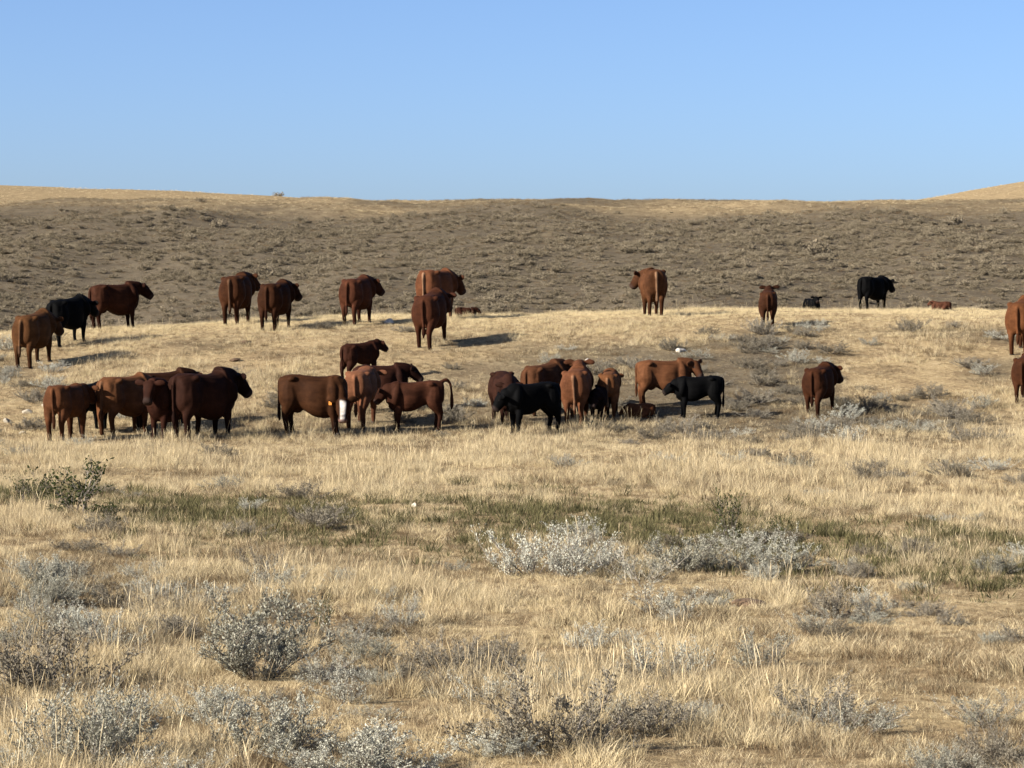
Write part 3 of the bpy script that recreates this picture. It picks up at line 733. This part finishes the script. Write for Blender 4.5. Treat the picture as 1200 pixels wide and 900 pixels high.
def grass():
    P = [tuft('straw', 44, .19, .13, 1.0, .0042, 1, curl=.8), tuft('straw', 44, .25, .11, .8, .004, 2, curl=.7, heads=1), tuft('straw', 46, .14, .16, 1.3, .0045, 3, curl=.9), tuft('straw', 50, .27, .10, .8, .004, 4, curl=.7, heads=2),
         tuft('pale_straw', 44, .19, .13, 1.0, .0042, 5, curl=.8), tuft('pale_straw', 46, .13, .17, 1.3, .0045, 6, curl=.9), tuft('pale_straw', 44, .24, .11, .8, .004, 7, curl=.8, heads=1),
         tuft('brown_grass', 44, .15, .15, 1.2, .005, 8, curl=.8), tuft('brown_grass', 44, .20, .12, .9, .005, 9, curl=.7), tuft('grey_grass', 44, .16, .14, 1.0, .005, 10, curl=.8), tuft('grey_grass', 46, .12, .16, 1.3, .005, 11, curl=.9),
         tuft('straw', 40, .20, .18, .6, .005, 12, flat=1.7, curl=.05), tuft('pale_straw', 40, .20, .18, .6, .005, 13, flat=1.7, curl=.05)]
    X = []; Y = []; S = []; I = []
    def zone(n, y0, y1, smul, margin=3.0):
        x, y = rand_pts(n, y0, y1, margin)
        tall = fbm(x / 1.7 + 7, y / 2.3 + 7, 3); dry = fbm(x / 2.6 + 70, y / 3.2 + 17, 3); r = RNG.random(n); r2 = RNG.random(n)
        bare = np.exp(-((y - 28.5 - .25 * x) / 2.6) ** 2) * sstep(-2.5, .5, x) * sstep(.35, .55, fbm(x / 1.2 + 1, y / 1.5, 3) + .08)
        b2 = .8 * sstep(.55, .68, fbm(x / 1.0 + 61, y / 1.8 + 23, 3)) * (1 - sstep(34, 42, y))
        bb = np.maximum(bare, b2)
        keep = (RNG.random(n) > .35 * bb) 
        idx = np.where(tall > .56, RNG.choice([0, 1, 3, 4, 6, 1], n), RNG.choice([0, 2, 5, 2, 11, 12], n))
        dk = (dry > .54) & (r < .5) | (r < .10) | (fbm(x / .8 + 31, y / 1.0 + 11, 2) > .62) & (r < .6)
        idx = np.where(dk, RNG.choice([7, 8, 9, 10], n), idx)
        sl = sstep(60, 66, y) * sstep(.34, .54, fbm(x / 5.0 + 9, y / 5.0, 3)) * (1 - sstep(75, 81, y)) * (.55 + .45 * sstep(-4, 8, x))
        idx = np.where(r2 < .85 * sl, RNG.choice([9, 10, 7], n), idx)
        idx = np.where(RNG.random(n) < .8 * bb, RNG.choice([7, 10, 11, 12, 11], n), idx)
        br = sstep(76, 82, y) * (y < 100)
        idx = np.where(r2 < .8 * br, RNG.choice([5, 12, 4], n), idx)
        s = smul * (.35 + 1.0 * tall ** 1.5 + .35 * (fbm(x / .9 + 3, y / 1.3 + 77, 2) > .6)) * RNG.uniform(.7, 1.35, n) * (1 - .3 * sstep(60, 75, y)) * (1 - .35 * np.clip(green_field(x, y) * 1.5, 0, 1)) * (1 - .5 * bb)
        s = np.minimum(s, 1.15)
        gk = RNG.random(n) > .30 * green_field(x, y)
        keep &= gk
        X.append(x[keep]); Y.append(y[keep]); S.append(s[keep]); I.append(idx[keep])
    zone(36000, 17.5, 36, .92)
    zone(44000, 36, 62, .82)
    zone(46000, 62, 92, 1.0)
    x, y, s, i = map(np.concatenate, (X, Y, S, I))
    finish('dry_grass', 'dry straw coloured prairie grass in uneven tufts', x, y, s, i, P)
    # far hillside grass
    n = 60000
    x, y = rand_pts(n, 128, 262, 6)
    c = cover(x, y); r = RNG.random(n)
    idx = np.where(r < c * 1.15, RNG.choice([7, 8, 9, 10, 10], n), RNG.choice([0, 2, 5, 9], n))
    s = RNG.uniform(.6, 1.3, n)
    x2, y2 = rand_pts(14000, 262, 620, 10)
    idx2 = np.where(RNG.random(len(x2)) < .2, RNG.choice([9, 10], len(x2)), RNG.choice([0, 2, 5, 6], len(x2))); s2 = RNG.uniform(.7, 1.6, len(x2))
    finish('hillside_grass', 'thin dry grass covering the far hillside and plateau', np.r_[x, x2], np.r_[y, y2], np.r_[s, s2], np.r_[idx, idx2], P, sz=np.r_[s, s2] * .8)
grass()

def forbs():
    P = [tuft('green', 30, .15, .13, 1.1, .012, 31), tuft('green', 34, .11, .15, 1.3, .014, 32), tuft('green', 26, .19, .11, .9, .010, 33)]
    n = 26000
    x, y = rand_pts(n, 29, 52)
    k = RNG.random(n) < green_field(x, y) * .5
    x, y = x[k], y[k]
    finish('green_forbs', 'low olive green weeds forming a strip through the dry grass', x, y, RNG.uniform(.7, 1.3, len(x)), RNG.integers(0, 3, len(x)), P)
forbs()

def hill_shrubs():
    n = 42000
    x, y = rand_pts(n, 126, 258, 6)
    c = cover(x, y); d = fbm(x / 6.0 + 2, y / 8.0 + 60, 3)
    k = RNG.random(n) < (.9 * c) * (.25 + .75 * sstep(.30, .6, d)) * (1 - sstep(180, 222, y))
    x, y = x[k], y[k]
    # two meshes of each bush joined into one piece
    P = []
    for st, lf in HILL:
        bm = bmesh.new(); bm.from_mesh(st); bm.from_mesh(lf)
        me = bpy.data.meshes.new('hill_shrub_piece'); bm.to_mesh(me); bm.free()
        me.materials.append(M['hill_sage']); P.append(me)
    s = .16 + .5 * RNG.random(len(x)) ** 3
    finish('hillside_shrubs', 'grey brown sagebrush thicket covering the far hillside', x, y, s, RNG.integers(0, 4, len(x)), P, sz=s * RNG.uniform(.5, .8, len(x)))
hill_shrubs()

# ------------------------------------------------------------------ stones and litter
def stone(u, v, wpx, hpx, label, mat='rock', seed=0, name='stone', cat='stone', group=None):
    g = ground(u, v); s = wpx * g.y / F / 2; rnd = random.Random(seed)
    bm = bmesh.new(); bmesh.ops.create_icosphere(bm, subdivisions=3, radius=1)
    off = [Vector((rnd.uniform(-1, 1), rnd.uniform(-1, 1), rnd.uniform(-1, 1))).normalized() for _ in range(7)]
    for w in bm.verts:
        for o in off:
            d = w.co.dot(o)
            if d > .62: w.co -= o * (d - .62) * .8
        w.co *= 1 + .12 * (float(vnoise(w.co.x * 2.5 + seed * 7 + 20, w.co.y * 2.5 + w.co.z * 1.7 + 20)) - .5)
    bmesh.ops.scale(bm, vec=(1, rnd.uniform(.7, .95), hpx / wpx * 1.5), verts=bm.verts)
    me = bpy.data.meshes.new(name); bm.to_mesh(me); bm.free(); me.materials.append(M[mat])
    o = link(name, me); o.location = g + Vector((0, 0, .3 * s * hpx / wpx)); o.scale = (s, s, s); o.rotation_euler = (0, 0, rnd.uniform(-.4, .4))
    tag(o, label, cat, group)
stone(797, 412, 16, 5, 'bright white flat stone on the slope above the big rust cow', seed=1)
stone(456, 379, 12, 7, 'small white stone on the brow next to a lone brown cow', seed=2)
stone(688, 425, 8, 6, 'tiny pale stone uphill of the rust cow with raised ears', seed=3)
for i, (u, v, w, h) in enumerate(((32, 484, 13, 6), (26, 509, 10, 5), (8, 495, 10, 6), (52, 476, 9, 5))):
    stone(u, v, w, h, 'pale whitish stone lying beside the slim rust calf', mat='dull_rock', seed=10 + i, group='pale stones by the calf')
stone(486, 594, 8, 5, 'little white stone in the green strip', seed=21)
stone(876, 711, 46, 11, 'dark brown flat lump lying on the straw', 'dark_rock', 31, 'dung_pat', 'dung')
stone(306, 583, 22, 6, 'thin dark lump at the edge of the green strip', 'dark_rock', 32, 'dung_pat', 'dung')
stone(288, 402, 14, 5, 'small dark lump on the slope below two brown cows', 'dark_rock', 33, 'dung_pat', 'dung')
stone(275, 423, 16, 5, 'dark lump on the slope further down from the small one', 'dark_rock', 34, 'dung_pat', 'dung')
